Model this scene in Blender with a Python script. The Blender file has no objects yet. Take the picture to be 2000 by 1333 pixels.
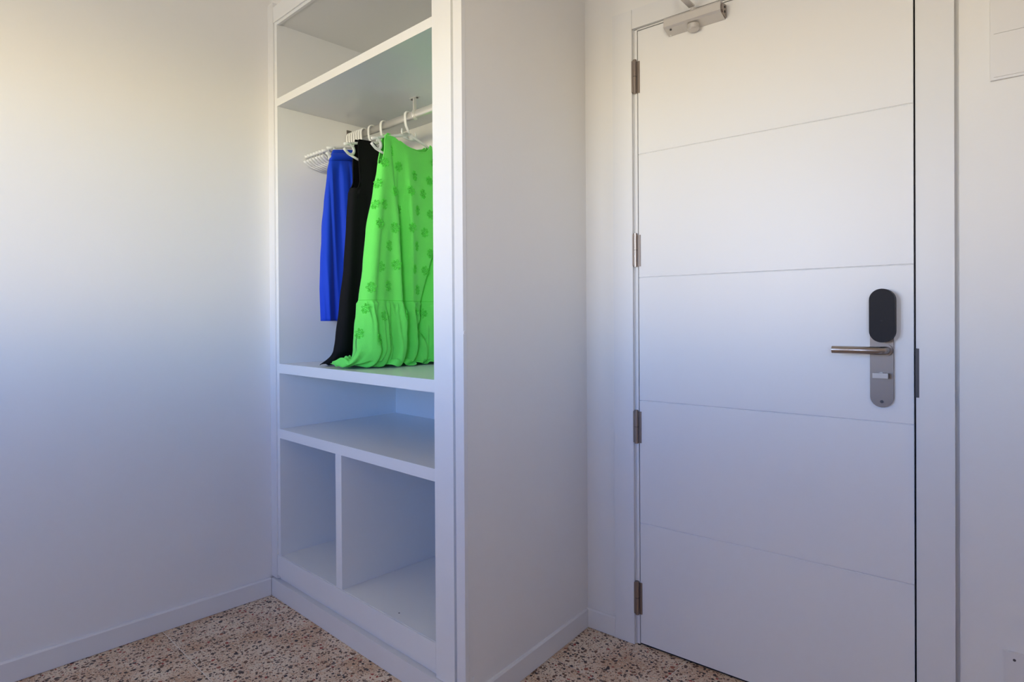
import bpy, bmesh, math, random
from mathutils import Vector, Matrix, noise
random.seed(7)
SC = bpy.context.scene
COL = SC.collection

# ------------------------------------------------------------------ camera
CAMH = 1.0948
cam_d = bpy.data.cameras.new('camera')
cam_d.sensor_width = 36.0
cam_d.lens = 1215.73 / 2000 * 36
cam_d.shift_y = -(666.5 - 624.89) / 2000
cam_d.clip_start = 0.02
cam = bpy.data.objects.new('camera', cam_d)
COL.objects.link(cam)
_a, _t, _q = math.radians(-43.678), math.radians(-0.3003), math.radians(0.3516)
_f = Vector((math.sin(_a), math.cos(_a), 0)); _r = Vector((_f.y, -_f.x, 0)); _z = Vector((0, 0, 1))
F = _f * math.cos(_t) + _z * math.sin(_t)
U = -_f * math.sin(_t) + _z * math.cos(_t)
R_ = _r * math.cos(_q) - U * math.sin(_q)
U_ = _r * math.sin(_q) + U * math.cos(_q)
M = Matrix((( R_.x, U_.x, -F.x, 0), (R_.y, U_.y, -F.y, 0), (R_.z, U_.z, -F.z, CAMH), (0, 0, 0, 1)))
cam.matrix_world = M
SC.camera = cam

# ------------------------------------------------------------------ light
SC.view_settings.view_transform = 'Standard'
SC.view_settings.look = 'None'
SC.view_settings.gamma = 1.0
SC.view_settings.use_curve_mapping = False
SC.view_settings.exposure = 0.08
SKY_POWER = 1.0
# sky ramp, bands shaped for the room's light: warm ground, bright horizon, blue above (sine of elevation, radiance)
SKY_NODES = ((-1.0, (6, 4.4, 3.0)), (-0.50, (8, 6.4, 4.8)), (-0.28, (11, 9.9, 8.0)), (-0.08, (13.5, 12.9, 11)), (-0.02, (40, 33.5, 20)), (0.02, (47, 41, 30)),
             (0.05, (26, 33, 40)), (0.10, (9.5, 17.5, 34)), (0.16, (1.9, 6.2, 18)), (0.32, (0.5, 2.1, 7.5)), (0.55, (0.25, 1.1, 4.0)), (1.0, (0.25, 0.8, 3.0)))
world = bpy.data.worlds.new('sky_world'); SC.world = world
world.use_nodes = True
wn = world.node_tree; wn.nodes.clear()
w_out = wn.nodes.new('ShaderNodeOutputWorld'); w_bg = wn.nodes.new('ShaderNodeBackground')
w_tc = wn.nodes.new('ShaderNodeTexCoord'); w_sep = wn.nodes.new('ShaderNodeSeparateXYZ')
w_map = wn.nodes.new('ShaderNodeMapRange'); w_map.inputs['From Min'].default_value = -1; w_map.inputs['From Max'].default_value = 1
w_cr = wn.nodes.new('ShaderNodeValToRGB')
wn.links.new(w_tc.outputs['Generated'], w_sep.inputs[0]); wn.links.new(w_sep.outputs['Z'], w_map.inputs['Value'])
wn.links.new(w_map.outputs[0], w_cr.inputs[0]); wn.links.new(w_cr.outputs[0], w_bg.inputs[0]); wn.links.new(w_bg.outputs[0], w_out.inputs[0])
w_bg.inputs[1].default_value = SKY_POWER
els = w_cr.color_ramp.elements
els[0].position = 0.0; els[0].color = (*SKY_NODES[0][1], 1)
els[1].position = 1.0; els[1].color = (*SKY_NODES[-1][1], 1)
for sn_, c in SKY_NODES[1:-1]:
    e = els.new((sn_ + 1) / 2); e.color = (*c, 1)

# window in the back wall, plus an unseen one added in the right wall as fill
XR = 0.80
WIN_X0, WIN_X1, WIN_Z0, WIN_Z1, WIN_Y = -1.78, -0.78, 1.05, 2.05, -2.0
WR_Y0, WR_Y1 = -1.90, -0.90
def portal(loc, rot, w, h):
    d = bpy.data.lights.new('window_portal', 'AREA'); d.shape = 'RECTANGLE'; d.size = w; d.size_y = h; d.cycles.is_portal = True
    o = bpy.data.objects.new('window_portal', d); o.location = loc; o.rotation_euler = rot; COL.objects.link(o)
portal(((WIN_X0 + WIN_X1) / 2, WIN_Y - 0.1, (WIN_Z0 + WIN_Z1) / 2), (math.radians(90), 0, 0), WIN_X1 - WIN_X0, WIN_Z1 - WIN_Z0)
portal((XR + 0.1, (WR_Y0 + WR_Y1) / 2, (WIN_Z0 + WIN_Z1) / 2), (0, math.radians(90), 0), WIN_Z1 - WIN_Z0, WR_Y1 - WR_Y0)

# ------------------------------------------------------------------ materials
def mat(name, color, rough=0.5, metal=0.0, spec=0.5, bump=0.0, bscale=60.0, var=0.0, vscale=3.0, trans=0.0, sheen=0.0, aniso_map=None):
    m = bpy.data.materials.new(name); m.use_nodes = True
    nt = m.node_tree; b = nt.nodes['Principled BSDF']
    b.inputs['Base Color'].default_value = (*color, 1); b.inputs['Roughness'].default_value = rough
    b.inputs['Metallic'].default_value = metal; b.inputs['Specular IOR Level'].default_value = spec
    if sheen: b.inputs['Sheen Weight'].default_value = sheen
    tc = nt.nodes.new('ShaderNodeTexCoord')
    if var:
        n = nt.nodes.new('ShaderNodeTexNoise'); n.inputs['Scale'].default_value = vscale; n.inputs['Detail'].default_value = 4
        r = nt.nodes.new('ShaderNodeValToRGB')
        r.color_ramp.elements[0].color = (*[c * (1 - var) for c in color], 1); r.color_ramp.elements[0].position = 0.3
        r.color_ramp.elements[1].color = (*[min(1, c * (1 + var)) for c in color], 1); r.color_ramp.elements[1].position = 0.7
        nt.links.new(tc.outputs['Object'], n.inputs['Vector']); nt.links.new(n.outputs[0], r.inputs[0]); nt.links.new(r.outputs[0], b.inputs['Base Color'])
    if bump:
        n = nt.nodes.new('ShaderNodeTexNoise'); n.inputs['Scale'].default_value = bscale; n.inputs['Detail'].default_value = 3
        if aniso_map:
            mp = nt.nodes.new('ShaderNodeMapping'); mp.inputs['Scale'].default_value = aniso_map
            nt.links.new(tc.outputs['Object'], mp.inputs[0]); nt.links.new(mp.outputs[0], n.inputs['Vector'])
        else: nt.links.new(tc.outputs['Object'], n.inputs['Vector'])
        bp = nt.nodes.new('ShaderNodeBump'); bp.inputs['Strength'].default_value = bump; bp.inputs['Distance'].default_value = 0.002
        nt.links.new(n.outputs[0], bp.inputs['Height']); nt.links.new(bp.outputs[0], b.inputs['Normal'])
    if trans:
        out = nt.nodes['Material Output']; tr = nt.nodes.new('ShaderNodeBsdfTranslucent'); tr.inputs[0].default_value = (*color, 1)
        mx = nt.nodes.new('ShaderNodeMixShader'); mx.inputs[0].default_value = trans
        nt.links.new(b.outputs[0], mx.inputs[1]); nt.links.new(tr.outputs[0], mx.inputs[2]); nt.links.new(mx.outputs[0], out.inputs[0])
    return m

M_WALL = mat('wall_paint', (0.84, 0.83, 0.81), 0.5, spec=0.3, bump=0.12, bscale=90, var=0.012, vscale=1.5)
M_BEIGE = mat('beige_bounce', (0.80, 0.70, 0.60), 0.7)  # unseen walls, tint added to warm the bounce on the partition
M_CEIL = mat('ceiling_paint', (0.82, 0.81, 0.79), 0.8, spec=0.2)
M_LACQ = mat('white_lacquer', (0.84, 0.85, 0.85), 0.28, spec=0.45, bump=0.03, bscale=40)
M_INNER = mat('white_melamine', (0.86, 0.87, 0.86), 0.24, spec=0.5)
M_DOOR = mat('door_lacquer', (0.84, 0.84, 0.84), 0.38, spec=0.4, bump=0.03, bscale=50)
M_TRIM = mat('trim_lacquer', (0.80, 0.80, 0.80), 0.35, spec=0.4)
M_GAP = mat('dark_gap', (0.02, 0.02, 0.025), 0.9)
M_STEEL = mat('brushed_steel', (0.215, 0.175, 0.15), 0.42, metal=1.0, bump=0.1, bscale=200, aniso_map=(1, 1, 14))
M_HINGE = mat('satin_nickel', (0.33, 0.28, 0.25), 0.33, metal=1.0)
M_CLOSER = mat('silver_paint', (0.66, 0.63, 0.60), 0.38, metal=0.4)
M_BLACK = mat('black_plastic', (0.012, 0.011, 0.014), 0.6, spec=0.3, bump=0.1, bscale=900)
M_LEVER = mat('satin_steel', (0.42, 0.365, 0.33), 0.30, metal=1.0)
M_DARK = mat('dark_grey_plastic', (0.07, 0.065, 0.07), 0.5)
M_CHROME = mat('rail_metal', (0.78, 0.76, 0.73), 0.30, metal=0.55)
M_HANG = mat('hanger_plastic', (0.84, 0.85, 0.82), 0.32, spec=0.5)
M_GREEN = mat('green_cotton', (0.20, 0.96, 0.15), 0.85, spec=0.1, bump=0.5, bscale=420, trans=0.10, sheen=0.12)
M_GREEN2 = mat('green_embroidery', (0.12, 0.80, 0.08), 0.8, spec=0.15)
M_GREEN_TRIM = mat('green_binding', (0.22, 0.9, 0.17), 0.8, spec=0.1)
M_BLUE = mat('blue_crepe', (0.009, 0.062, 0.66), 0.62, spec=0.2, trans=0.10, sheen=0.1, bump=0.15, bscale=500)
M_BLK = mat('black_jersey', (0.008, 0.008, 0.009), 0.85, spec=0.15, bump=0.2, bscale=500)
M_PVC = mat('white_plastic', (0.80, 0.79, 0.78), 0.4)

def terrazzo():
    m = bpy.data.materials.new('terrazzo'); m.use_nodes = True; nt = m.node_tree; L = nt.links
    b = nt.nodes['Principled BSDF']; b.inputs['Roughness'].default_value = 0.42; b.inputs['Specular IOR Level'].default_value = 0.35
    geo = nt.nodes.new('ShaderNodeNewGeometry')
    oi = nt.nodes.new('ShaderNodeObjectInfo')
    # each tile reads a different part of the pattern
    cmb = nt.nodes.new('ShaderNodeCombineXYZ'); mul = nt.nodes.new('ShaderNodeMath'); mul.operation = 'MULTIPLY'; mul.inputs[1].default_value = 37.0
    L.new(oi.outputs['Random'], mul.inputs[0]); L.new(mul.outputs[0], cmb.inputs[2])
    add = nt.nodes.new('ShaderNodeVectorMath'); add.operation = 'ADD'
    L.new(geo.outputs['Position'], add.inputs[0]); L.new(cmb.outputs[0], add.inputs[1])
    nz = nt.nodes.new('ShaderNodeTexNoise'); nz.inputs['Scale'].default_value = 70; nz.inputs['Detail'].default_value = 2
    L.new(add.outputs[0], nz.inputs['Vector'])
    dis = nt.nodes.new('ShaderNodeVectorMath'); dis.operation = 'MULTIPLY_ADD'; dis.inputs[1].default_value = (0.012, 0.012, 0.0)
    L.new(nz.outputs['Color'], dis.inputs[0]); L.new(add.outputs[0], dis.inputs[2])
    def layer(scale, thresh_lo, thresh_hi, stops, rnd=1.0):
        v = nt.nodes.new('ShaderNodeTexVoronoi'); v.inputs['Scale'].default_value = scale; v.inputs['Randomness'].default_value = rnd
        L.new(dis.outputs[0], v.inputs['Vector'])
        sep = nt.nodes.new('ShaderNodeSeparateColor'); L.new(v.outputs['Color'], sep.inputs[0])
        # chip radius varies per cell
        rad = nt.nodes.new('ShaderNodeMapRange'); rad.inputs['To Min'].default_value = thresh_lo; rad.inputs['To Max'].default_value = thresh_hi
        L.new(sep.outputs['Green'], rad.inputs['Value'])
        lt = nt.nodes.new('ShaderNodeMath'); lt.operation = 'LESS_THAN'; L.new(v.outputs['Distance'], lt.inputs[0]); L.new(rad.outputs[0], lt.inputs[1])
        cr = nt.nodes.new('ShaderNodeValToRGB'); cr.color_ramp.interpolation = 'CONSTANT'
        e = cr.color_ramp.elements; e[0].position = 0; e[0].color = (*stops[0][1], 1); e[1].position = stops[1][0]; e[1].color = (*stops[1][1], 1)
        for p_, c_ in stops[2:]:
            k = e.new(p_); k.color = (*c_, 1)
        L.new(sep.outputs['Red'], cr.inputs[0])
        return lt.outputs[0], cr.outputs[0]
    tone = nt.nodes.new('ShaderNodeTexNoise'); tone.inputs['Scale'].default_value = 7; L.new(add.outputs[0], tone.inputs['Vector'])
    base = nt.nodes.new('ShaderNodeValToRGB'); base.color_ramp.elements[0].color = (0.62, 0.42, 0.27, 1); base.color_ramp.elements[0].position = 0.35
    base.color_ramp.elements[1].color = (0.80, 0.66, 0.50, 1); base.color_ramp.elements[1].position = 0.6
    L.new(tone.outputs[0], base.inputs[0])
    cur = base.outputs[0]
    layers = ((210, 0.20, 0.52, ((0, (0.16, 0.075, 0.035)), (0.30, (0.80, 0.70, 0.55)), (0.55, (0.28, 0.17, 0.10)), (0.75, (0.62, 0.32, 0.17)))),
              (95, 0.12, 0.52, ((0, (0.05, 0.032, 0.022)), (0.25, (0.17, 0.09, 0.05)), (0.45, (0.74, 0.64, 0.50)), (0.58, (0.11, 0.05, 0.028)), (0.78, (0.58, 0.38, 0.24)), (0.93, (0.36, 0.05, 0.025)))),
              (58, -0.15, 0.42, ((0, (0.045, 0.03, 0.025)), (0.35, (0.15, 0.075, 0.04)), (0.62, (0.34, 0.10, 0.05)), (0.74, (0.16, 0.11, 0.085)), (0.88, (0.74, 0.62, 0.48)))))
    for sc, lo, hi, st in layers:
        fac, colr = layer(sc, lo, hi, st)
        mx = nt.nodes.new('ShaderNodeMix'); mx.data_type = 'RGBA'
        L.new(fac, mx.inputs[0]); L.new(cur, mx.inputs[6]); L.new(colr, mx.inputs[7]); cur = mx.outputs[2]
    L.new(cur, b.inputs['Base Color'])
    return m
M_TERR = terrazzo()
M_GROUT = mat('grout', (0.82, 0.76, 0.68), 0.9)

# ------------------------------------------------------------------ helpers
def obj(name, bm_or_me, m, parent=None, smooth=False, bevel=0.0, recalc=True):
    if isinstance(bm_or_me, bmesh.types.BMesh):
        if bevel:
            es = [e for e in bm_or_me.edges if len(e.link_faces) == 2 and e.calc_face_angle(0) > 0.5]
            bmesh.ops.bevel(bm_or_me, geom=es, offset=bevel, segments=2, profile=0.7, affect='EDGES')
        if recalc: bmesh.ops.recalc_face_normals(bm_or_me, faces=bm_or_me.faces)
        me = bpy.data.meshes.new(name); bm_or_me.to_mesh(me); bm_or_me.free()
        if m: me.materials.append(m)
        if smooth:
            for p in me.polygons: p.use_smooth = True
    else: me = bm_or_me
    o = bpy.data.objects.new(name, me); COL.objects.link(o)
    if parent: o.parent = parent
    return o
def thing(name, label, cat, loc=(0, 0, 0), rotz=0.0, group=None):
    o = bpy.data.objects.new(name, None); o.empty_display_size = 0.05; COL.objects.link(o)
    o.location = loc; o.rotation_euler = (0, 0, rotz)
    o['label'] = label; o['category'] = cat
    if group: o['group'] = group
    return o
def struct(o, label=None):
    o['kind'] = 'structure'
    if label: o['label'] = label
    return o
def box(bm, x0, x1, y0, y1, z0, z1):
    v = [bm.verts.new(p) for p in ((x0, y0, z0), (x1, y0, z0), (x1, y1, z0), (x0, y1, z0), (x0, y0, z1), (x1, y0, z1), (x1, y1, z1), (x0, y1, z1))]
    for f in ((0, 3, 2, 1), (4, 5, 6, 7), (0, 1, 5, 4), (1, 2, 6, 5), (2, 3, 7, 6), (3, 0, 4, 7)): bm.faces.new([v[i] for i in f])
def B(*a):
    bm = bmesh.new(); box(bm, *a); return bm
def prism(pts, axis, a0, a1, bm=None):
    """extrude a 2D outline; axis 'y': pts are (x,z) extruded along y; axis 'z': pts (x,y); axis 'x': pts (y,z)"""
    bm = bm or bmesh.new()
    def P(p, a): return {'y': (p[0], a, p[1]), 'z': (p[0], p[1], a), 'x': (a, p[0], p[1])}[axis]
    lo = [bm.verts.new(P(p, a0)) for p in pts]; hi = [bm.verts.new(P(p, a1)) for p in pts]
    bm.faces.new(lo); bm.faces.new(hi[::-1]); n = len(pts)
    for i in range(n): bm.faces.new((lo[i], hi[i], hi[(i + 1) % n], lo[(i + 1) % n]))
    return bm
def tube(bm, pts, r, seg=10, flat=None, caps=True):
    """tube along pts; r scalar or list; flat=(axis vector, factor) squashes the section along that axis"""
    pts = [Vector(p) for p in pts]; n = len(pts); rr = r if isinstance(r, (list, tuple)) else [r] * n
    rings = []; prev = None
    for i, p in enumerate(pts):
        t = (pts[min(i + 1, n - 1)] - pts[max(i - 1, 0)]).normalized()
        if prev is None:
            a = Vector((1, 0, 0)) if abs(t.x) < 0.9 else Vector((0, 1, 0)); s = t.cross(a).normalized()
        else: s = (prev - t * prev.dot(t)).normalized()
        prev = s; b = t.cross(s); ring = []
        for k in range(seg):
            th = 2 * math.pi * k / seg; o = (s * math.cos(th) + b * math.sin(th)) * rr[i]
            if flat:
                ax = Vector(flat[0]); o = o - ax * (o.dot(ax)) * (1 - flat[1])
            ring.append(bm.verts.new(p + o))
        rings.append(ring)
    for i in range(n - 1):
        for k in range(seg): bm.faces.new((rings[i][k], rings[i][(k + 1) % seg], rings[i + 1][(k + 1) % seg], rings[i + 1][k]))
    if caps: bm.faces.new(rings[0][::-1]); bm.faces.new(rings[-1])
    return bm
def cyl(bm, c, axis, r, h, seg=24, r2=None):
    c = Vector(c); ax = Vector(axis).normalized()
    return tube(bm, [c, c + ax * h], [r, r if r2 is None else r2], seg)
def stadium(cx, z0, z1, w, n=12):
    r = w / 2; pts = []
    for k in range(n + 1):
        a = math.pi * k / n; pts.append((cx + r * math.cos(a), z1 - r + r * math.sin(a)))
    for k in range(n + 1):
        a = math.pi + math.pi * k / n; pts.append((cx + r * math.cos(a), z0 + r + r * math.sin(a)))
    return pts

# ------------------------------------------------------------------ room geometry (metres)
XL, YC, XP = -2.3935, 1.1235, -1.252
YB = 1.6707
ROT = math.atan(0.0745); DL, YD = -1.1191, 1.7825
cR, sR = math.cos(ROT), math.sin(ROT)
def dloc(s, w, z): return Vector((DL + s * cR + w * sR, YD + s * sR - w * cR, z))
CEIL, YBACK = 2.55, WIN_Y
corner = dloc(-0.2085, 0, 0)

struct(obj('wall_left', B(XL - 0.12, XL, YBACK - 0.15, YC + 0.7, 0, CEIL), M_WALL), 'smooth white painted wall left of the open wardrobe')
struct(obj('ceiling', B(XL - 0.12, XR + 0.12, YBACK - 0.15, 2.3, CEIL, CEIL + 0.1), M_CEIL))
wr = bmesh.new()
for y0_, y1_, z0_, z1_ in ((YBACK - 0.15, WR_Y0, 0, CEIL), (WR_Y1, 2.3, 0, CEIL), (WR_Y0, WR_Y1, 0, WIN_Z0), (WR_Y0, WR_Y1, WIN_Z1, CEIL)):
    box(wr, XR, XR + 0.14, y0_, y1_, z0_, z1_)
struct(obj('wall_right', wr, M_BEIGE))
wf2 = bmesh.new(); ym = (WR_Y0 + WR_Y1) / 2
for a in ((WR_Y0, WR_Y0 + 0.04, WIN_Z0, WIN_Z1), (WR_Y1 - 0.04, WR_Y1, WIN_Z0, WIN_Z1), (WR_Y0 + 0.04, WR_Y1 - 0.04, WIN_Z0, WIN_Z0 + 0.04),
          (WR_Y0 + 0.04, WR_Y1 - 0.04, WIN_Z1 - 0.04, WIN_Z1)):
    box(wf2, XR + 0.04, XR + 0.08, a[0], a[1], a[2], a[3])
struct(obj('fill_window', wf2, M_TRIM))  # out-of-view opening, added to brighten the left wall
# wall behind the camera, with the window opening that lights the room
wb = bmesh.new()
box(wb, XL, WIN_X0, YBACK - 0.15, YBACK, 0, CEIL); box(wb, WIN_X1, XR, YBACK - 0.15, YBACK, 0, CEIL)
box(wb, WIN_X0, WIN_X1, YBACK - 0.15, YBACK, 0, WIN_Z0); box(wb, WIN_X0, WIN_X1, YBACK - 0.15, YBACK, WIN_Z1, CEIL)
struct(obj('wall_back', wb, M_BEIGE))
wf = bmesh.new(); fy0, fy1 = YBACK - 0.09, YBACK - 0.04; xm = (WIN_X0 + WIN_X1) / 2
for a in ((WIN_X0, WIN_X0 + 0.05, WIN_Z0, WIN_Z1), (WIN_X1 - 0.05, WIN_X1, WIN_Z0, WIN_Z1), (WIN_X0 + 0.05, WIN_X1 - 0.05, WIN_Z0, WIN_Z0 + 0.05),
          (WIN_X0 + 0.05, WIN_X1 - 0.05, WIN_Z1 - 0.05, WIN_Z1), (xm - 0.10, xm + 0.10, WIN_Z0 + 0.05, WIN_Z1 - 0.05)):
    box(wf, a[0], a[1], fy0, fy1, a[2], a[3])
struct(obj('window_1', wf, M_TRIM))
# wall above and beside the wardrobe, and the partition beside it
wc = bmesh.new()
box(wc, XL, XP - 0.001, YC + 0.012, YC + 0.1, 2.30, CEIL)
struct(obj('wall_wardrobe', wc, M_WALL))
part = prism([(XP, YC + 0.008), (corner.x, corner.y + 0.02), (corner.x - 0.045, corner.y + 0.02), (-1.345, YC + 0.03), (-1.29, YC + 0.008)], 'z', 0, CEIL)
struct(obj('wall_partition', part, M_WALL), 'white partition wall between the wardrobe and the door recess')
# door wall in its own slightly turned frame
DW = bpy.data.objects.new('wall_door', None); COL.objects.link(DW); DW.location = (DL, YD, 0); DW.rotation_euler = (0, 0, ROT)
DW.empty_display_size = 0.05; struct(DW, 'white wall around the entrance door')
OP0, OP1, OPT = -0.030, 0.795, 2.06
obj('wall_panel', B(-0.26, OP0, 0.0, 0.15, 0, CEIL), M_WALL, DW)
obj('wall_panel', B(0.8630, 2.05, 0.0, 0.15, 0, CEIL), M_WALL, DW)
obj('wall_panel', B(OP1, 0.8629, 0.008, 0.15, 0, CEIL), M_WALL, DW)
obj('wall_panel', B(OP0, OP1, 0.0, 0.15, OPT, CEIL), M_WALL, DW)

# floor: slab plus individual terrazzo tiles
fl = obj('floor', B(XL - 0.12, XR + 0.12, YBACK - 0.15, 2.3, -0.06, -0.0006), M_GROUT); struct(fl, 'speckled brown terrazzo floor of square tiles')
T = 0.40; g = 0.0009
tm = bmesh.new(); box(tm, g, T - g, g, T - g, -0.004, 0.0)
es = [e for e in tm.edges if all(v.co.z > -0.001 for v in e.verts)]
bmesh.ops.bevel(tm, geom=es, offset=0.0007, segments=1, affect='EDGES')
bmesh.ops.recalc_face_normals(tm, faces=tm.faces)
tile_me = bpy.data.meshes.new('tile'); tm.to_mesh(tile_me); tm.free(); tile_me.materials.append(M_TERR)
y0 = 0.722 - 8 * T; x0 = -2.56
for i in range(12):
    for j in range(12):
        o = bpy.data.objects.new('tile', tile_me); COL.objects.link(o); o.parent = fl
        o.location = (x0 + i * T, y0 + j * T, 0)

# baseboards
SKH = 0.0700
def skirt(name, p0, p1, nrm, th=0.010, h=SKH, parent=None):
    p0, p1, nrm = Vector(p0), Vector(p1), Vector(nrm)
    bm = bmesh.new(); prof = [(0.0004, 0.0015), (th, 0.0015), (th, h - 0.005), (th - 0.003, h), (0.0004, h)]
    A = [bm.verts.new((p0.x + nrm.x * w, p0.y + nrm.y * w, z)) for w, z in prof]; Bv = [bm.verts.new((p1.x + nrm.x * w, p1.y + nrm.y * w, z)) for w, z in prof]
    bm.faces.new(A); bm.faces.new(Bv[::-1])
    for i in range(5): bm.faces.new((A[i], Bv[i], Bv[(i + 1) % 5], A[(i + 1) % 5]))
    return struct(obj(name, bm, M_TRIM, parent))
skirt('baseboard_left', (XL, YBACK), (XL, YC - 0.012), (1, 0), th=0.012)
pd = (Vector((corner.x, corner.y)) - Vector((XP, YC + 0.008))).normalized(); pn = Vector((-pd.y, pd.x)); pn = pn if pn.x > 0 else -pn
skirt('baseboard_partition', (XP + pd.x * 0.002, YC + 0.010), (corner.x, corner.y - 0.011), pn, h=0.068)
dv = Vector((-sR * -1, -cR)); dn = Vector((sR, -cR))
a_ = dloc(-0.2085, 0, 0); b_ = dloc(-0.0915, 0, 0)
skirt('baseboard_door_side', (a_.x, a_.y), (b_.x, b_.y), dn, h=0.068)
a_ = dloc(0.864, 0, 0); b_ = dloc(1.93, 0, 0)
skirt('baseboard_right', (a_.x, a_.y), (b_.x, b_.y), dn, h=0.068)

# ------------------------------------------------------------------ wardrobe
WD = thing('wardrobe', 'open white built-in wardrobe with shelves and clothes rail, no doors', 'wardrobe', ((XL + XP) / 2, YC, 0))
W0 = Vector(WD.location)
def wbox(name, x0, x1, y0, y1, z0, z1, m=M_LACQ, bev=0.0012):
    return obj(name, B(x0 - W0.x, x1 - W0.x, y0 - W0.y, y1 - W0.y, z0, z1), m, WD, bevel=bev)
XO, XI = -2.3265, -1.3765
TOP = 2.2369
def slant(name, x0, x1, y0, y1, z0, z1, zr0, zr1, m=M_LACQ):
    """board whose right end sits slightly lower/higher"""
    bm = B(x0 - W0.x, x1 - W0.x, y0 - W0.y, y1 - W0.y, z0, z1)
    return obj(name, bm, m, WD, bevel=0.0012)
wbox('casing', XL + 0.0005, -2.3475, YC - 0.004, YC + 0.03, SKH + 0.004, 2.325, M_TRIM, 0.002)
wbox('side_panel', -2.3465, XO, YC + 0.001, YB, 0.085, TOP + 0.02, M_INNER)
wbox('side_panel', XI, XI + 0.018, YC + 0.02, YB, 0.085, TOP + 0.02, M_INNER)
wbox('back_panel', -2.3465, XI + 0.018, YB, YB + 0.012, 0.085, TOP + 0.02, M_INNER)
wbox('top_panel', XO, XI, YC + 0.012, YB, TOP, TOP + 0.02, M_INNER)
wbox('bottom_panel', XO, XI, YC + 0.002, YB, 0.1487, 0.1687, M_INNER)
wbox('fascia', XO - 0.02, XI, YC - 0.003, YC + 0.0015, 0.088, 0.1672, M_LACQ, 0.001)
wbox('plinth', XL + 0.001, XP - 0.001, YC + 0.010, YC + 0.03, 0.002, 0.11, M_LACQ)
wbox('skirting', XL + 0.013, XP + 0.008, YC - 0.011, YC + 0.0095, 0.0015, SKH, M_TRIM, 0.002)
wbox('top_rail', -2.3465, XP - 0.04, YC - 0.003, YC + 0.012, TOP + 0.008, 2.305, M_LACQ)
wbox('top_rail', XO, XI, YC + 0.002, YC + 0.012, TOP - 0.004, TOP + 0.0075, M_LACQ)
wbox('shelf', XO + 0.0005, XI - 0.0005, YC, YB - 0.0005, 1.9162, 1.9456, M_INNER)
wbox('shelf', XO + 0.0005, XI - 0.0005, YC, YB - 0.0005, 0.8799, 0.9163, M_INNER)
wbox('shelf', XO + 0.0005, XI - 0.0005, YC, YB - 0.0005, 0.6267, 0.6628, M_INNER)
wbox('divider', -1.9165, -1.879, YC + 0.0005, YB - 0.0005, 0.1692, 0.6262, M_INNER)
wbox('stile', XI + 0.0005, -1.2955, YC - 0.003, YC + 0.018, 0.0715, 2.325, M_LACQ, 0.002)
wbox('stile_back', XI + 0.03, XP - 0.045, YC + 0.0185, YC + 0.021, 0.11, 2.3, M_TRIM, 0)
wbox('casing', -1.2835, XP + 0.003, YC - 0.005, YC + 0.0075, 0.0715, 2.325, M_TRIM, 0.002)
sc_ = bmesh.new(); cyl(sc_, (XP + 0.0025 - W0.x, 0.0, 1.052), (1, 0, 0), 0.0055, 0.003, 16)
o = obj('screw_cap', sc_, M_PVC, WD); o['label'] = 'small round screw cap'
sh = bmesh.new(); cyl(sh, (-1.60 - W0.x, 0.033, 0.1688), (0, 0, 1), 0.0025, 0.0006, 10)
obj('screw_hole', sh, M_DARK, WD)
# clothes rail
RY, RZ = 1.44, 1.853
rl = bmesh.new()
tube(rl, [(XO + 0.001 - W0.x, RY - W0.y, RZ), (XI - 0.001 - W0.x, RY - W0.y, RZ)], 0.0155, 20, flat=((0, 1, 0), 0.55))
rail = obj('clothes_rail', rl, M_CHROME, WD, smooth=True); rail['label'] = 'oval metal clothes rail'
for xe in (XO, XI):
    sgn = 1 if xe == XO else -1
    eb = bmesh.new(); x_ = xe - W0.x
    tube(eb, [(x_, RY - W0.y, RZ), (x_ + sgn * 0.008, RY - W0.y, RZ)], 0.019, 16, flat=((0, 1, 0), 0.65))
    box(eb, min(x_, x_ + sgn * .003), max(x_, x_ + sgn * .003), RY - W0.y - 0.011, RY - W0.y + 0.011, RZ, RZ + 0.035)
    obj('end_bracket', eb, M_HINGE, WD)
hb = bmesh.new(); bx_ = -1.872 - W0.x; by_ = RY - W0.y
box(hb, bx_ - 0.022, bx_ + 0.022, by_ - 0.009, by_ + 0.009, 1.9135, 1.916)
box(hb, bx_ - 0.0035, bx_ + 0.0035, by_ - 0.006, by_ + 0.006, RZ + 0.015, 1.914)
for k in range(1):
    pts = [(bx_, by_ + 0.0105 * math.cos(t), RZ + 0.0175 * math.sin(t)) for t in [i * math.pi / 10 for i in range(21)]]
    tube(hb, pts, 0.0035, 8, flat=None, caps=False)
    pts = [(bx_ + 0.008, by_ + 0.0105 * math.cos(t), RZ + 0.0175 * math.sin(t)) for t in [i * math.pi / 10 for i in range(21)]]
    tube(hb, pts, 0.0025, 8, caps=False)
o = obj('rail_bracket', hb, M_CHROME, WD)
for dx in (-0.016, 0.016):
    s2 = bmesh.new(); cyl(s2, (bx_ + dx, by_, 1.9110), (0, 0, 1), 0.0045, 0.0025, 12)
    o2 = obj('screw', s2, M_DARK, o)

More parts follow.
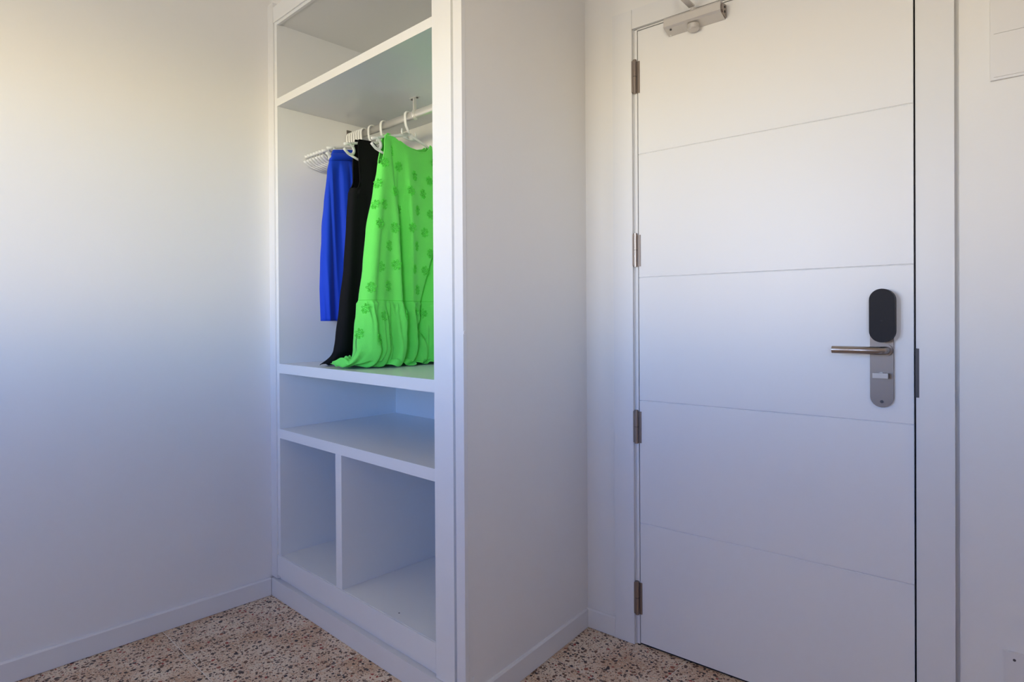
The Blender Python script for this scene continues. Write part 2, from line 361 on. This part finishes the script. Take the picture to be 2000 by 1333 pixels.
# ------------------------------------------------------------------ hangers
def hanger_meshes():
    hk = bmesh.new(); r = 0.0195
    pts = [(0.0, 0, -0.062), (0.006, 0, -0.050), (0.0165, 0, -0.035), (r, 0, -0.018), (r, 0, 0.0)]
    pts += [(r * math.cos(t), 0, 0.0195 * math.sin(t)) for t in [i * math.pi / 10 for i in range(1, 11)]] + [(-r, 0, -0.006)]
    tube(hk, pts, 0.0032, 10)
    for v in hk.verts: v.co.y *= 1.75          # the hook is a broad flat strap
    m1 = bpy.data.meshes.new('hook'); bmesh.ops.recalc_face_normals(hk, faces=hk.faces); hk.to_mesh(m1); hk.free()
    fr = bmesh.new()
    for s in (-1, 1):
        # arm, then the C-shaped strap notch at the end, then the lower bar
        arm = [(s * 0.012, 0, -0.066), (s * 0.05, 0, -0.078), (s * 0.10, 0, -0.090), (s * 0.15, 0, -0.103), (s * 0.178, 0, -0.112), (s * 0.198, 0, -0.117)]
        tube(fr, arm, [0.0075, 0.0058, 0.0052, 0.0050, 0.0050, 0.0056], 8)
        notch = [(s * 0.166, 0, -0.108)]
        for i in range(11):
            t = math.pi / 2 + math.pi * i / 10
            notch.append((s * (0.172 + 0.018 * math.cos(t)), 0, -0.132 + 0.018 * math.sin(t)))
        notch += [(s * 0.182, 0, -0.1475), (s * 0.193, 0, -0.139), (s * 0.200, 0, -0.133)]
        tube(fr, notch, 0.0060, 8)
        tube(fr, [(s * 0.178, 0, -0.150), (s * 0.14, 0, -0.160), (s * 0.08, 0, -0.163), (0, 0, -0.163)], 0.0048, 8)
        tube(fr, [(s * 0.040, 0, -0.074), (s * 0.043, 0, -0.060), (s * 0.040, 0, -0.050)], [0.0055, 0.0048, 0.0042], 8)   # upright peg
    # centre plate with a hole
    outline = [(-0.012, -0.060), (0.012, -0.060), (0.034, -0.070), (0.040, -0.084), (0.0, -0.088), (-0.040, -0.084), (-0.034, -0.070)]
    hole = [(0.0055 * math.cos(t) , -0.075 + 0.0055 * math.sin(t)) for t in [2 * math.pi * k / 14 for k in range(14)]]
    # ring of quads between hole and resampled outline
    def ray_out(ang):
        d = Vector((math.cos(ang), math.sin(ang))); best = None; n = len(outline); o = Vector((0, -0.075))
        for i in range(n):
            a = Vector(outline[i]) - o; b = Vector(outline[(i + 1) % n]) - o; e = b - a
            den = d.x * e.y - d.y * e.x
            if abs(den) < 1e-9: continue
            t = (a.x * e.y - a.y * e.x) / den; u = (a.x * d.y - a.y * d.x) / den
            if t > 0 and -1e-6 <= u <= 1 + 1e-6: best = t if best is None else max(best, t)
        return o + d * best
    N = 28; hin, hout = [], []
    for w in (-0.0022, 0.0022):
        hin.append([fr.verts.new((0.0055 * math.cos(2 * math.pi * k / N), w, -0.075 + 0.0055 * math.sin(2 * math.pi * k / N))) for k in range(N)])
        ro = [ray_out(2 * math.pi * k / N) for k in range(N)]
        hout.append([fr.verts.new((p.x, w, p.y)) for p in ro])
    for k in range(N):
        j = (k + 1) % N
        fr.faces.new((hin[0][k], hin[0][j], hout[0][j], hout[0][k])); fr.faces.new((hin[1][k], hout[1][k], hout[1][j], hin[1][j]))
        fr.faces.new((hout[0][k], hout[0][j], hout[1][j], hout[1][k])); fr.faces.new((hin[0][k], hin[1][k], hin[1][j], hin[0][j]))
    for v in fr.verts:
        v.co.y *= 0.62
        if abs(v.co.x) > 0.05: v.co.x = math.copysign(0.05 + (abs(v.co.x) - 0.05) * 1.13, v.co.x)
    m2 = bpy.data.meshes.new('frame'); bmesh.ops.recalc_face_normals(fr, faces=fr.faces); fr.to_mesh(m2); fr.free()
    for m in (m1, m2):
        m.materials.append(M_HANG)
        for p in m.polygons: p.use_smooth = True
    return m1, m2
HK, FR = hanger_meshes()
def hanger(x, dirx, label, group='white plastic hangers on the wardrobe rail', tilt=0.0):
    """dirx: x component of the (unit) direction pointing to the wardrobe's front"""
    ang = math.atan2(-math.sqrt(1 - dirx * dirx), dirx)
    t = thing('clothes_hanger', label, 'hanger', (x, RY, RZ), ang, group)
    t.rotation_euler = (0, tilt, ang)
    a = bpy.data.objects.new('hook', HK); COL.objects.link(a); a.parent = t
    b = bpy.data.objects.new('frame', FR); COL.objects.link(b); b.parent = t
    return t
GX, GD = -1.913, 0.27
KX, KD = -2.070, 0.23
BX, BD = -2.152, 0.10
hanger(GX, GD, 'white plastic hanger holding the bright green dress', tilt=0.07)
hanger(KX, KD, 'white plastic hanger holding the black dress', tilt=0.02)
hanger(BX, BD, 'white plastic hanger holding the blue pleated skirt')
ORD = ('first', 'second', 'third', 'fourth', 'fifth', 'sixth', 'seventh')
for k in range(7):
    hanger(-2.311 + k * 0.0170, 0.05 + k * 0.020, 'empty white plastic hanger in the bunch, %s from the left end of the rail' % ORD[k],
           'empty white hangers bunched at the left end of the rail', tilt=0.01)

# ------------------------------------------------------------------ garments
def sstep(a, b, x):
    t = max(0.0, min(1.0, (x - a) / (b - a))); return t * t * (3 - 2 * t)
def lerp_tab(tab, z):
    """tab: list of (z, values...) sorted from high z to low z"""
    if z >= tab[0][0]: return tab[0][1:]
    for a, b in zip(tab, tab[1:]):
        if z >= b[0]:
            t = (a[0] - z) / (a[0] - b[0]); t = t * t * (3 - 2 * t) * 0.5 + t * 0.5
            return tuple(p + (q - p) * t for p, q in zip(a[1:], b[1:]))
    return tab[-1][1:]
class Garment:
    def __init__(s, x, dirx, tab, ztop, zs, zb, fold, post=None, thick=1.0):
        s.o = Vector((x, RY)); s.d = Vector((dirx, -math.sqrt(1 - dirx * dirx))); s.n = Vector((-s.d.y, s.d.x))   # n points to +x (towards the camera side)
        s.tab, s.ztop, s.zs, s.zb, s.fold, s.post, s.thick = tab, ztop, zs, zb, fold, post, thick
    def local(s, ph, z):
        uN, uF, t = lerp_tab(s.tab, z)
        c = math.cos(ph); sn = math.sin(ph)
        mid = (uN - uF) / 2; half = (uN + uF) / 2
        u = mid + half * c
        side = 1 if sn >= 0 else -1
        prof = abs(sn) ** 0.55
        close = sstep(0.0, 0.09, s.ztop - z + 0.004)
        w = side * prof * max(t * (0.25 + 0.75 * close), 0.010)
        w += s.fold(u, z, side, prof) * (0.15 + 0.85 * close)
        return u, w
    def point(s, ph, i, n):
        c = math.cos(ph); side = 1 if math.sin(ph) >= 0 else -1
        z0 = s.zs(c, side); z = z0 + (s.zb - z0) * i / n
        u, w = s.local(ph, z)
        p = s.o + s.d * u + s.n * w
        P = Vector((p.x, p.y, z))
        if s.post: P = s.post(s, P, u, w, side, ph)
        return P
    def mesh(s, cols=200, rows=90):
        bm = bmesh.new(); g_ = []
        for i in range(rows + 1):
            g_.append([bm.verts.new(s.point(2 * math.pi * j / cols, i, rows)) for j in range(cols)])
        for i in range(rows):
            for j in range(cols):
                k = (j + 1) % cols
                bm.faces.new((g_[i][j], g_[i][k], g_[i + 1][k], g_[i + 1][j]))
        bmesh.ops.remove_doubles(bm, verts=bm.verts, dist=1e-5)
        return bm

def gthing(name, label, cat, x, dirx, zbase):
    return thing(name, label, cat, (x, RY, zbase))
def gpart(name, bm, m, root, smooth=True, solid=0.0016):
    bmesh.ops.translate(bm, verts=bm.verts, vec=-Vector(root.location))
    o = obj(name, bm, m, root, smooth=smooth)
    if solid:
        md = o.modifiers.new('cloth_thickness', 'SOLIDIFY'); md.thickness = solid; md.offset = 0
    return o

SHELF = 0.9166
ZSEAM = 1.150
# ---- green dress
g_tab = [(1.765, 0.155, 0.155, 0.012), (1.69, 0.158, 0.158, 0.022), (1.62, 0.170, 0.170, 0.030), (1.547, 0.187, 0.187, 0.036), (1.40, 0.222, 0.195, 0.040),
         (1.27, 0.238, 0.198, 0.042), (1.15, 0.260, 0.198, 0.045), (1.06, 0.277, 0.198, 0.050), (0.975, 0.288, 0.198, 0.056), (0.92, 0.290, 0.198, 0.058)]
G_TOP = [(-1.0, 1.650), (-0.97, 1.700), (-0.95, 1.745), (-0.92, 1.772), (-0.84, 1.775), (-0.78, 1.757), (-0.65, 1.742), (-0.40, 1.731), (0.0, 1.730), (0.20, 1.735), (0.38, 1.745), (0.49, 1.743), (0.57, 1.751),
         (0.66, 1.752), (0.90, 1.750), (0.945, 1.725), (0.975, 1.672), (1.0, 1.640)]
def g_zs(c, side):
    for a, b in zip(G_TOP, G_TOP[1:]):
        if c <= b[0]: return a[1] + (b[1] - a[1]) * (c - a[0]) / (b[0] - a[0]) + (0.012 if side < 0 and abs(c) < 0.75 else 0.0)
    return G_TOP[-1][1]
def g_fold(u, z, side, prof):
    k = sstep(1.74, 1.30, z); w = 0.0
    if side > 0:
        w -= 0.062 * k * math.exp(-((u - 0.072 - 0.012 * (1.4 - z)) / 0.024) ** 4)
        w += 0.014 * k * math.exp(-((u - 0.118) / 0.016) ** 2)
        ud = -0.150 + (1.45 - z) * 0.36
        w -= 0.036 * sstep(1.62, 1.35, z) * math.exp(-((u - ud) / 0.012) ** 2)
        w += 0.014 * sstep(1.62, 1.35, z) * math.exp(-((u - ud + 0.030) / 0.018) ** 2)
        w -= 0.012 * sstep(1.60, 1.35, z) * math.exp(-((u - 0.195 - 0.15 * (1.3 - z)) / 0.016) ** 2)
        w -= 0.010 * sstep(1.76, 1.70, z) * (1 - sstep(1.60, 1.45, z)) * math.exp(-((u - 0.105) / 0.012) ** 2)
    w += (0.003 + 0.008 * k) * math.sin(u * 38 + 1.7 * side + 3 * z) * prof
    if z < ZSEAM + 0.003:
        d = ZSEAM + 0.003 - z; k2 = sstep(0, 0.09, d)
        w += side * 0.004 * sstep(0, 0.012, d)
        gather = math.sin(u * 250 + 5 * math.sin(u * 47))
        w += 0.0065 * math.exp(-d / 0.055) * gather * sstep(0, 0.012, d)
        w += 0.009 * k2 * math.sin(u * 70 + side * 1.1 + 2.4 * math.sin(u * 31) + 5 * d)
        w += 0.007 * k2 * math.sin(u * 190 + 3 * math.sin(u * 37) + 2 * side + 14 * d)
    return w
ZK = 0.985      # below this height the hem runs out over the shelf
def g_post(s, P, u, w, side, ph):
    if P.z < ZK:
        q = min(1.0, max(0.0, (ZK - P.z) / (ZK - s.zb)))
        near = sstep(0.05, 0.26, u)
        # where the fabric spills to
        if side < 0: off = Vector((-0.085, 0.030)) * near + Vector((-0.02, 0)) * (1 - near)
        else: off = Vector((-0.095, -0.040)) * near + Vector((0.028, -0.028)) * (1 - near)
        edge = sstep(0.6, 1.0, abs(math.cos(ph))) * near
        off += Vector((-0.055, 0.02)) * edge
        qq = sstep(0.0, 1.0, q)
        nx = P.x + off.x * q ** 1.3 + 0.012 * q * math.sin(ph * 13); ny = P.y + off.y * q ** 1.3 + 0.010 * q * math.cos(ph * 17 + 1)
        ripple = (0.014 + 0.022 * near) * (0.5 + 0.5 * math.sin(ph * 19 + 6 * q)) + 0.008 * (1 + math.sin(ph * 41 + 2))
        flat = SHELF + 0.003 + ripple * (1 - 0.55 * sstep(0.6, 1.0, q)) * (0.3 + 0.7 * qq)
        zz = P.z * (1 - 0.0) - 0.0
        zfall = ZK - (ZK - SHELF) * (1 - (1 - q) ** 2.2)
        P = Vector((nx, max(ny, YC + 0.012), max(zfall, flat) if q > 0.25 else zfall))
        P.z = max(P.z, SHELF + 0.002)
    return P
gr = gthing('green_dress', 'bright green sleeveless dress with embroidered flowers, its hem spread on the shelf', 'dress', GX, GD, SHELF)
G = Garment(GX, GD, g_tab, 1.790, g_zs, 0.905, g_fold, g_post)
gpart('body', G.mesh(300, 170), M_GREEN, gr)
# binding along neckline and armholes
bd = bmesh.new(); NB = 300
tube(bd, [G.point(2 * math.pi * j / NB, 0, 10) for j in range(NB)] + [G.point(0, 0, 10)], 0.0022, 6, caps=False)
gpart('binding', bd, M_GREEN_TRIM, gr, solid=0)
# seam over the gathered flounce
def surf(G, ph, z):
    u, w = G.local(ph, z); p = G.o + G.d * u + G.n * w; P = Vector((p.x, p.y, z))
    return G.post(G, P, u, w, 1 if math.sin(ph) >= 0 else -1, ph) if G.post else P
sm_ = bmesh.new()
tube(sm_, [surf(G, 2 * math.pi * j / NB, ZSEAM + 0.004) for j in range(NB)] + [surf(G, 0, ZSEAM + 0.004)], 0.0016, 5, caps=False)
gpart('seam', sm_, M_GREEN2, gr, solid=0)
# embroidered flowers: eight little raised petals round a ring
def flower_mesh():
    bm = bmesh.new()
    for k in range(8):
        a = 2 * math.pi * k / 8 + 0.2 * math.sin(k * 5); r1 = 0.0185 + 0.0025 * math.sin(k * 3.1); r0 = 0.0085
        pts = []
        for t in range(7):                       # each petal a small raised loop
            b = -0.9 + 1.8 * t / 6; rr = r0 + (r1 - r0) * math.cos(b * 0.5 * math.pi / 0.9) ** 0.6 if abs(b) < 0.9 else r0
            pts.append((rr * math.cos(a + b * 0.36), rr * math.sin(a + b * 0.36), 0.0012))
        tube(bm, pts, 0.0011, 5)
        if k % 2 == 0: tube(bm, [(r0 * math.cos(a), r0 * math.sin(a), 0.0005), ((r0 + r1) / 2 * math.cos(a), (r0 + r1) / 2 * math.sin(a), 0.0026), (r1 * math.cos(a), r1 * math.sin(a), 0.0006)], [0.0008, 0.0020, 0.0008], 5)
    for k in range(6):
        a = 2 * math.pi * k / 6
        tube(bm, [(0.0045 * math.cos(a), 0.0045 * math.sin(a), 0.0), (0.0045 * math.cos(a), 0.0045 * math.sin(a), 0.0030)], [0.0016, 0.0008], 6)
    bmesh.ops.recalc_face_normals(bm, faces=bm.faces)
    me = bpy.data.meshes.new('embroidered_flower'); bm.to_mesh(me); bm.free(); me.materials.append(M_GREEN2)
    for p in me.polygons: p.use_smooth = True
    return me
FLW = flower_mesh()
def place_flower(ph, z, rot):
    p = surf(G, ph, z); a = surf(G, ph + 0.02, z); b = surf(G, ph, z - 0.006)
    tx = (a - p).normalized(); ty = (b - p).normalized(); n = tx.cross(ty).normalized()
    out = Vector((G.n.x, G.n.y, 0)) * (1 if math.sin(ph) >= 0 else -1)
    if abs(math.sin(ph)) < 0.2: out = out + Vector((G.d.x, G.d.y, 0)) * math.cos(ph) * 2
    if n.dot(out) < 0: n = -n
    ty = n.cross(tx).normalized()
    m = Matrix((tx, ty, n)).transposed().to_4x4(); m = m @ Matrix.Rotation(rot, 4, 'Z')
    q = p + n * 0.0012 - Vector(gr.location)
    o = bpy.data.objects.new('embroidered_flower', FLW); COL.objects.link(o); o.parent = gr
    o.matrix_local = Matrix.Translation(q) @ m
rows_f = [1.70, 1.635, 1.56, 1.49, 1.42, 1.35, 1.275, 1.195, 1.11, 1.03]
for i, z in enumerate(rows_f):
    uN, uF, _t_ = lerp_tab(g_tab, z); half = (uN + uF) / 2; mid = (uN - uF) / 2
    u = -0.21 + (0.045 if i % 2 else 0.0)
    while u < uN:
        uu = u + random.uniform(-0.012, 0.012); c = (uu - mid) / half
        if abs(c) < 0.99 and not (z > 1.66 and abs(c) < 0.55): place_flower(math.acos(c), z + random.uniform(-0.012, 0.012), random.random() * 6)
        u += 0.082
for z in (1.567, 1.49, 1.125, 1.04): place_flower(0.04, z, 0.3)

# ---- black dress
k_tab = [(1.755, 0.172, 0.172, 0.010), (1.69, 0.172, 0.172, 0.022), (1.60, 0.165, 0.17, 0.030), (1.555, 0.186, 0.19, 0.034), (1.45, 0.195, 0.20, 0.034), (1.28, 0.208, 0.20, 0.036),
         (1.13, 0.232, 0.20, 0.036), (1.02, 0.254, 0.20, 0.034), (0.955, 0.272, 0.20, 0.030), (0.92, 0.290, 0.20, 0.028)]
def k_zs(c, side):
    a = abs(c)
    top = 1.760 + 0.018 * (1 - a); neck = 1.742
    z = neck + (top - neck) * sstep(0.15, 0.5, a)
    lo = 0.85 if side > 0 else 0.88
    if a > lo: z = top + (1.575 - top) * sstep(lo, lo + 0.085, a)
    return z
def k_fold(u, z, side, prof):
    k = sstep(1.70, 1.2, z)
    return (0.004 + 0.007 * k) * math.sin(u * 44 + side + 2 * z) * prof - 0.010 * k * math.exp(-((u - 0.12) / 0.015) ** 2) * (1 if side > 0 else 0)
def k_post(s, P, u, w, side, ph):
    if P.z < 0.975:
        q = min(1, (0.975 - P.z) / 0.055); near = sstep(0.1, 0.28, u)
        P = Vector((P.x - 0.085 * near * q ** 1.5 + 0.006 * q * math.sin(ph * 9), max(P.y + 0.012 * q * near, YC + 0.02), max(P.z, SHELF + 0.002 + 0.004 * (1 + math.sin(ph * 11)))))
    return P
kr = gthing('black_dress', 'long black sleeveless dress hanging behind the green one', 'dress', KX, KD, SHELF)
K = Garment(KX, KD, k_tab, 1.778, k_zs, SHELF + 0.003, k_fold, k_post)
gpart('body', K.mesh(220, 110), M_BLK, kr)
bd = bmesh.new(); tube(bd, [K.point(2 * math.pi * j / NB, 0, 10) for j in range(NB)] + [K.point(0, 0, 10)], 0.0024, 6, caps=False)
gpart('binding', bd, M_BLK, kr, solid=0)

# ---- blue pleated skirt
b_tab = [(1.745, 0.186, 0.18, 0.012), (1.70, 0.203, 0.19, 0.018), (1.65, 0.214, 0.20, 0.026), (1.52, 0.229, 0.21, 0.034), (1.42, 0.240, 0.21, 0.038), (1.32, 0.247, 0.21, 0.040), (1.20, 0.250, 0.21, 0.040), (1.07, 0.246, 0.21, 0.040)]
def b_zs(c, side): return 1.757 - 0.022 * abs(c) ** 2
def b_fold(u, z, side, prof):
    k = sstep(1.715, 1.62, z)
    ph_ = (u * 24 + 0.35 * side + 0.5 * math.sin(3 * z)) % 1.0
    tri = ph_ * 1.25 if ph_ < 0.8 else (1 - ph_) * 5
    ph2 = (u * 11 + 0.2) % 1.0
    return k * (0.011 * (tri - 0.5) * side + 0.008 * math.sin(2 * math.pi * ph2 + 2 * z)) * (0.35 + 0.65 * prof)
br_ = gthing('blue_skirt', 'cobalt-blue pleated skirt hanging behind the black dress', 'skirt', BX, BD, 1.08)
Bk = Garment(BX, BD, b_tab, 1.757, b_zs, 1.082, b_fold)
gpart('body', Bk.mesh(260, 60), M_BLUE, br_)
wbm = bmesh.new(); rings = []
for z, ex in ((1.742, 0.0035), (1.712, 0.004)):
    ring = []
    for j in range(160):
        ph = 2 * math.pi * j / 160; zz = z - 0.022 * math.cos(ph) ** 2
        u, w = Bk.local(ph, zz); p = Bk.o + Bk.d * (u * (1 + ex)) + Bk.n * (w + ex * (1 if math.sin(ph) >= 0 else -1) * abs(math.sin(ph)) ** 0.5)
        ring.append(wbm.verts.new((p.x, p.y, zz)))
    rings.append(ring)
for j in range(160): wbm.faces.new((rings[0][j], rings[0][(j + 1) % 160], rings[1][(j + 1) % 160], rings[1][j]))
gpart('waistband', wbm, M_BLUE, br_)

# ------------------------------------------------------------------ entrance door (local frame: +x along the door, -y into the room)
DR = bpy.data.objects.new('door_1', None); COL.objects.link(DR); DR.location = (DL, YD, 0); DR.rotation_euler = (0, 0, ROT); DR.empty_display_size = 0.05
struct(DR, 'closed white entrance door with four horizontal grooves and a keycard lock')
LW, LH = 0.769, 2.035
# leaf as five boards separated by shallow V grooves, one continuous panel
lf = bmesh.new(); gz = [LH * k / 5 for k in range(1, 5)]
prof = [(-0.0, 0.008)]
for z in gz: prof += [(0.0, z - 0.0020), (0.0030, z), (0.0, z + 0.0020)]
prof += [(0.0, LH), (0.04, LH), (0.04, 0.008)]
prism(prof, 'x', 0.0, LW, lf)
bmesh.ops.triangulate(lf, faces=[f for f in lf.faces if len(f.verts) > 4])
obj('door_leaf', lf, M_DOOR, DR)
# casing and jambs
CT = 0.011
def dbox(name, m, *a, bev=0.0, parent=DR): return obj(name, B(*a), m, parent, bevel=bev)
dbox('casing', M_TRIM, -0.0905, -0.0175, -CT, -0.0005, 0.001, 2.107, bev=0.0015)
dbox('casing', M_TRIM, LW + 0.0085, 0.8545, -CT, -0.0005, 0.001, 2.107, bev=0.0015)
dbox('casing', M_TRIM, -0.0165, LW + 0.0075, -CT, -0.0005, 2.0435, 2.107, bev=0.0015)
dbox('jamb', M_TRIM, -0.0300, -0.0145, 0.0, 0.14, 0.001, 2.058)
dbox('jamb', M_TRIM, LW + 0.0045, 0.795, 0.0, 0.14, 0.001, 2.058)
dbox('jamb', M_TRIM, -0.0145, LW + 0.0045, 0.0, 0.14, 2.043, 2.058)
dbox('door_edging', M_TRIM, -0.0125, -0.0025, -0.0012, 0.01, 0.004, 2.040)
dbox('door_edging', M_TRIM, -0.0020, LW, -0.0012, 0.01, 2.0375, 2.0415)
dbox('door_stop', M_GAP, -0.0145, LW + 0.0045, 0.042, 0.06, 0.001, 2.043)
dbox('door_gap', M_GAP, LW + 0.0005, LW + 0.0040, 0.012, 0.038, 0.001, 2.043)
dbox('threshold', M_GAP, -0.014, LW + 0.004, 0.006, 0.045, 0.0005, 0.0075)
dbox('strike_plate', M_DARK, LW + 0.0045, LW + 0.0125, -CT - 0.0012, 0.004, 0.885, 1.008)
# hinges
for zc in (1.885, 1.312, 0.727, 0.158):
    h0 = bmesh.new()
    cyl(h0, (-0.0085, -0.0075, zc - 0.0555), (0, 0, 1), 0.0062, 0.111, 16)
    hb_ = obj('hinge', h0, M_HINGE, DR, smooth=False)
    kn = bmesh.new(); cyl(kn, (-0.0085, -0.0075, zc - 0.0008), (0, 0, 1), 0.0066, 0.0016, 16); obj('ring', kn, M_DARK, hb_)
    lf2 = bmesh.new(); box(lf2, -0.003, 0.0065, -0.0035, 0.0, zc - 0.054, zc + 0.050); obj('hinge_leaf', lf2, M_HINGE, hb_)
    lf3 = bmesh.new(); box(lf3, -0.0180, -0.0120, -CT - 0.0015, -CT + 0.002, zc - 0.052, zc + 0.052); obj('hinge_leaf', lf3, M_HINGE, hb_)
# lock plate, reader, lever, thumb turn
pl = prism(stadium(0.6995, 0.8530, 1.150, 0.0530), 'y', -0.0085, -0.0002)
lp = obj('lock_plate', pl, M_STEEL, DR, bevel=0.0015); lp['label'] = 'brushed steel lock plate'
rd = prism(stadium(0.7040, 1.0225, 1.1600, 0.0575, 16), 'y', -0.036, -0.0087)
rdo = obj('card_reader', rd, M_BLACK, DR, bevel=0.0035); rdo['label'] = 'black rounded keycard reader'
dot = bmesh.new(); cyl(dot, (0.7035, -0.0364, 1.078), (0, 1, 0), 0.0030, 0.0012, 12); obj('sensor', dot, M_GAP, rdo)
lv = bmesh.new()
pts = [(0.7090, -0.008, 1.0020), (0.7090, -0.040, 1.0020)] + [(0.7090 - 0.012 * math.sin(t), -0.040 - 0.012 * (1 - math.cos(t)), 1.0020) for t in (0.3, 0.6, 0.9, 1.2, 1.57)] + [(0.5920, -0.052, 1.0022)]
tube(lv, pts, 0.0098, 24)
lvo = obj('lever_handle', lv, M_LEVER, DR, smooth=True); lvo['label'] = 'brushed steel lever handle'
md = lvo.modifiers.new('edges', 'EDGE_SPLIT'); md.split_angle = 0.9
rs = bmesh.new(); cyl(rs, (0.7090, -0.0083, 1.0020), (0, -1, 0), 0.0155, 0.006, 28); obj('rose', rs, M_STEEL, DR)
tt = bmesh.new(); box(tt, 0.6815, 0.7165, -0.0285, -0.0130, 0.9300, 0.9430); cyl(tt, (0.6990, -0.0083, 0.9370), (0, -1, 0), 0.008, 0.008, 18)
to = obj('thumb_turn', tt, M_HINGE, DR, bevel=0.001)
kh = bmesh.new(); cyl(kh, (0.6995, -0.0083, 0.8680), (0, -1, 0), 0.0042, 0.0010, 16); obj('screw', kh, M_DARK, DR)
# door closer
cp = [(-0.0005, 1.984), (-0.036, 1.9945), (-0.042, 2.000), (-0.042, 2.022), (-0.040, 2.026), (-0.0005, 2.028)]
cl = prism(cp, 'x', 0.111, 0.292)
clo = obj('door_closer', cl, M_CLOSER, DR, bevel=0.0012); clo['label'] = 'silver door closer'
ec = prism([(-0.004, 1.988), (-0.030, 1.994), (-0.036, 2.001), (-0.036, 2.015), (-0.030, 2.022), (-0.004, 2.024)], 'x', 0.2922, 0.297)
eo = obj('end_cap', ec, M_HINGE, clo, bevel=0.001)
for zc in (2.000, 2.014):
    vs = bmesh.new(); cyl(vs, (0.2971, -0.018, zc), (1, 0, 0), 0.0035, 0.001, 12); obj('valve_screw', vs, M_BLACK, clo)
kb = bmesh.new(); tube(kb, [(0.2, -0.020, 1.9895), (0.2, -0.020, 1.976), (0.2, -0.020, 1.9715), (0.2, -0.020, 1.970)], [0.0185, 0.0185, 0.0150, 0.006], 24)
obj('spindle_cap', kb, M_CLOSER, clo, smooth=False)
for x_, y_, z_, rr in ((0.130, -0.030, 1.9915, 0.0032), (0.119, -0.006, 1.985, 0.0028)):
    sw = bmesh.new(); cyl(sw, (x_, y_, z_ + 0.0008), (0, 0, -1), rr, 0.0028, 14); obj('screw', sw, M_DARK if x_ > 0.125 else M_HANG, clo)
am = bmesh.new()
cyl(am, (0.2, -0.020, 2.0285), (0, 0, 1), 0.010, 0.010, 18)
prism([(0.2 - 0.009, -0.020 - 0.011), (0.2 + 0.009, -0.020 - 0.011), (0.2 + 0.008, -0.130), (0.2 - 0.008, -0.130)], 'z', 2.039, 2.044, am)
obj('arm', am, M_CLOSER, clo)
a2 = bmesh.new(); cyl(a2, (0.2, -0.128, 2.040), (0, 0, 1), 0.010, 0.012, 16)
tube(a2, [(0.2, -0.128, 2.050), (0.13, -0.02, 2.175)], 0.005, 10); box(a2, 0.11, 0.15, -0.022, 0.0, 2.165, 2.19)
obj('arm_rod', a2, M_CLOSER, clo)

# ------------------------------------------------------------------ electrical panel and blank plate on the wall right of the door
EP = thing('fuse_box', 'white fuse box cover high on the wall right of the door', 'fuse box', dloc(0.924, 0, 1.643), ROT)
obj('frame', prism([(0, 0), (0.36, 0), (0.36, 0.44), (0, 0.44)], 'y', -0.008, -0.0004), M_PVC, EP, bevel=0.003)
obj('flap', prism([(0.006, 0.1075), (0.354, 0.1075), (0.354, 0.434), (0.006, 0.434)], 'y', -0.0105, -0.0079), M_PVC, EP, bevel=0.0012)
obj('lower_cover', prism([(0.006, 0.006), (0.354, 0.006), (0.354, 0.1055), (0.006, 0.1055)], 'y', -0.0105, -0.0079), M_PVC, EP, bevel=0.0012)
BP = thing('blank_wall_plate', 'white blank plate low on the wall right of the door', 'wall plate', dloc(0.946, 0, 0.2047), ROT)
obj('cover', prism([(0, 0), (0.15, 0), (0.15, 0.10), (0, 0.10)], 'y', -0.007, -0.0004), M_PVC, BP, bevel=0.002)
for x_, z_ in ((0.020, 0.083), (0.130, 0.083), (0.020, 0.017), (0.130, 0.017)):
    sw = bmesh.new(); cyl(sw, (x_, -0.0071, z_), (0, -1, 0), 0.003, 0.0006, 12); obj('screw', sw, M_DARK, BP)
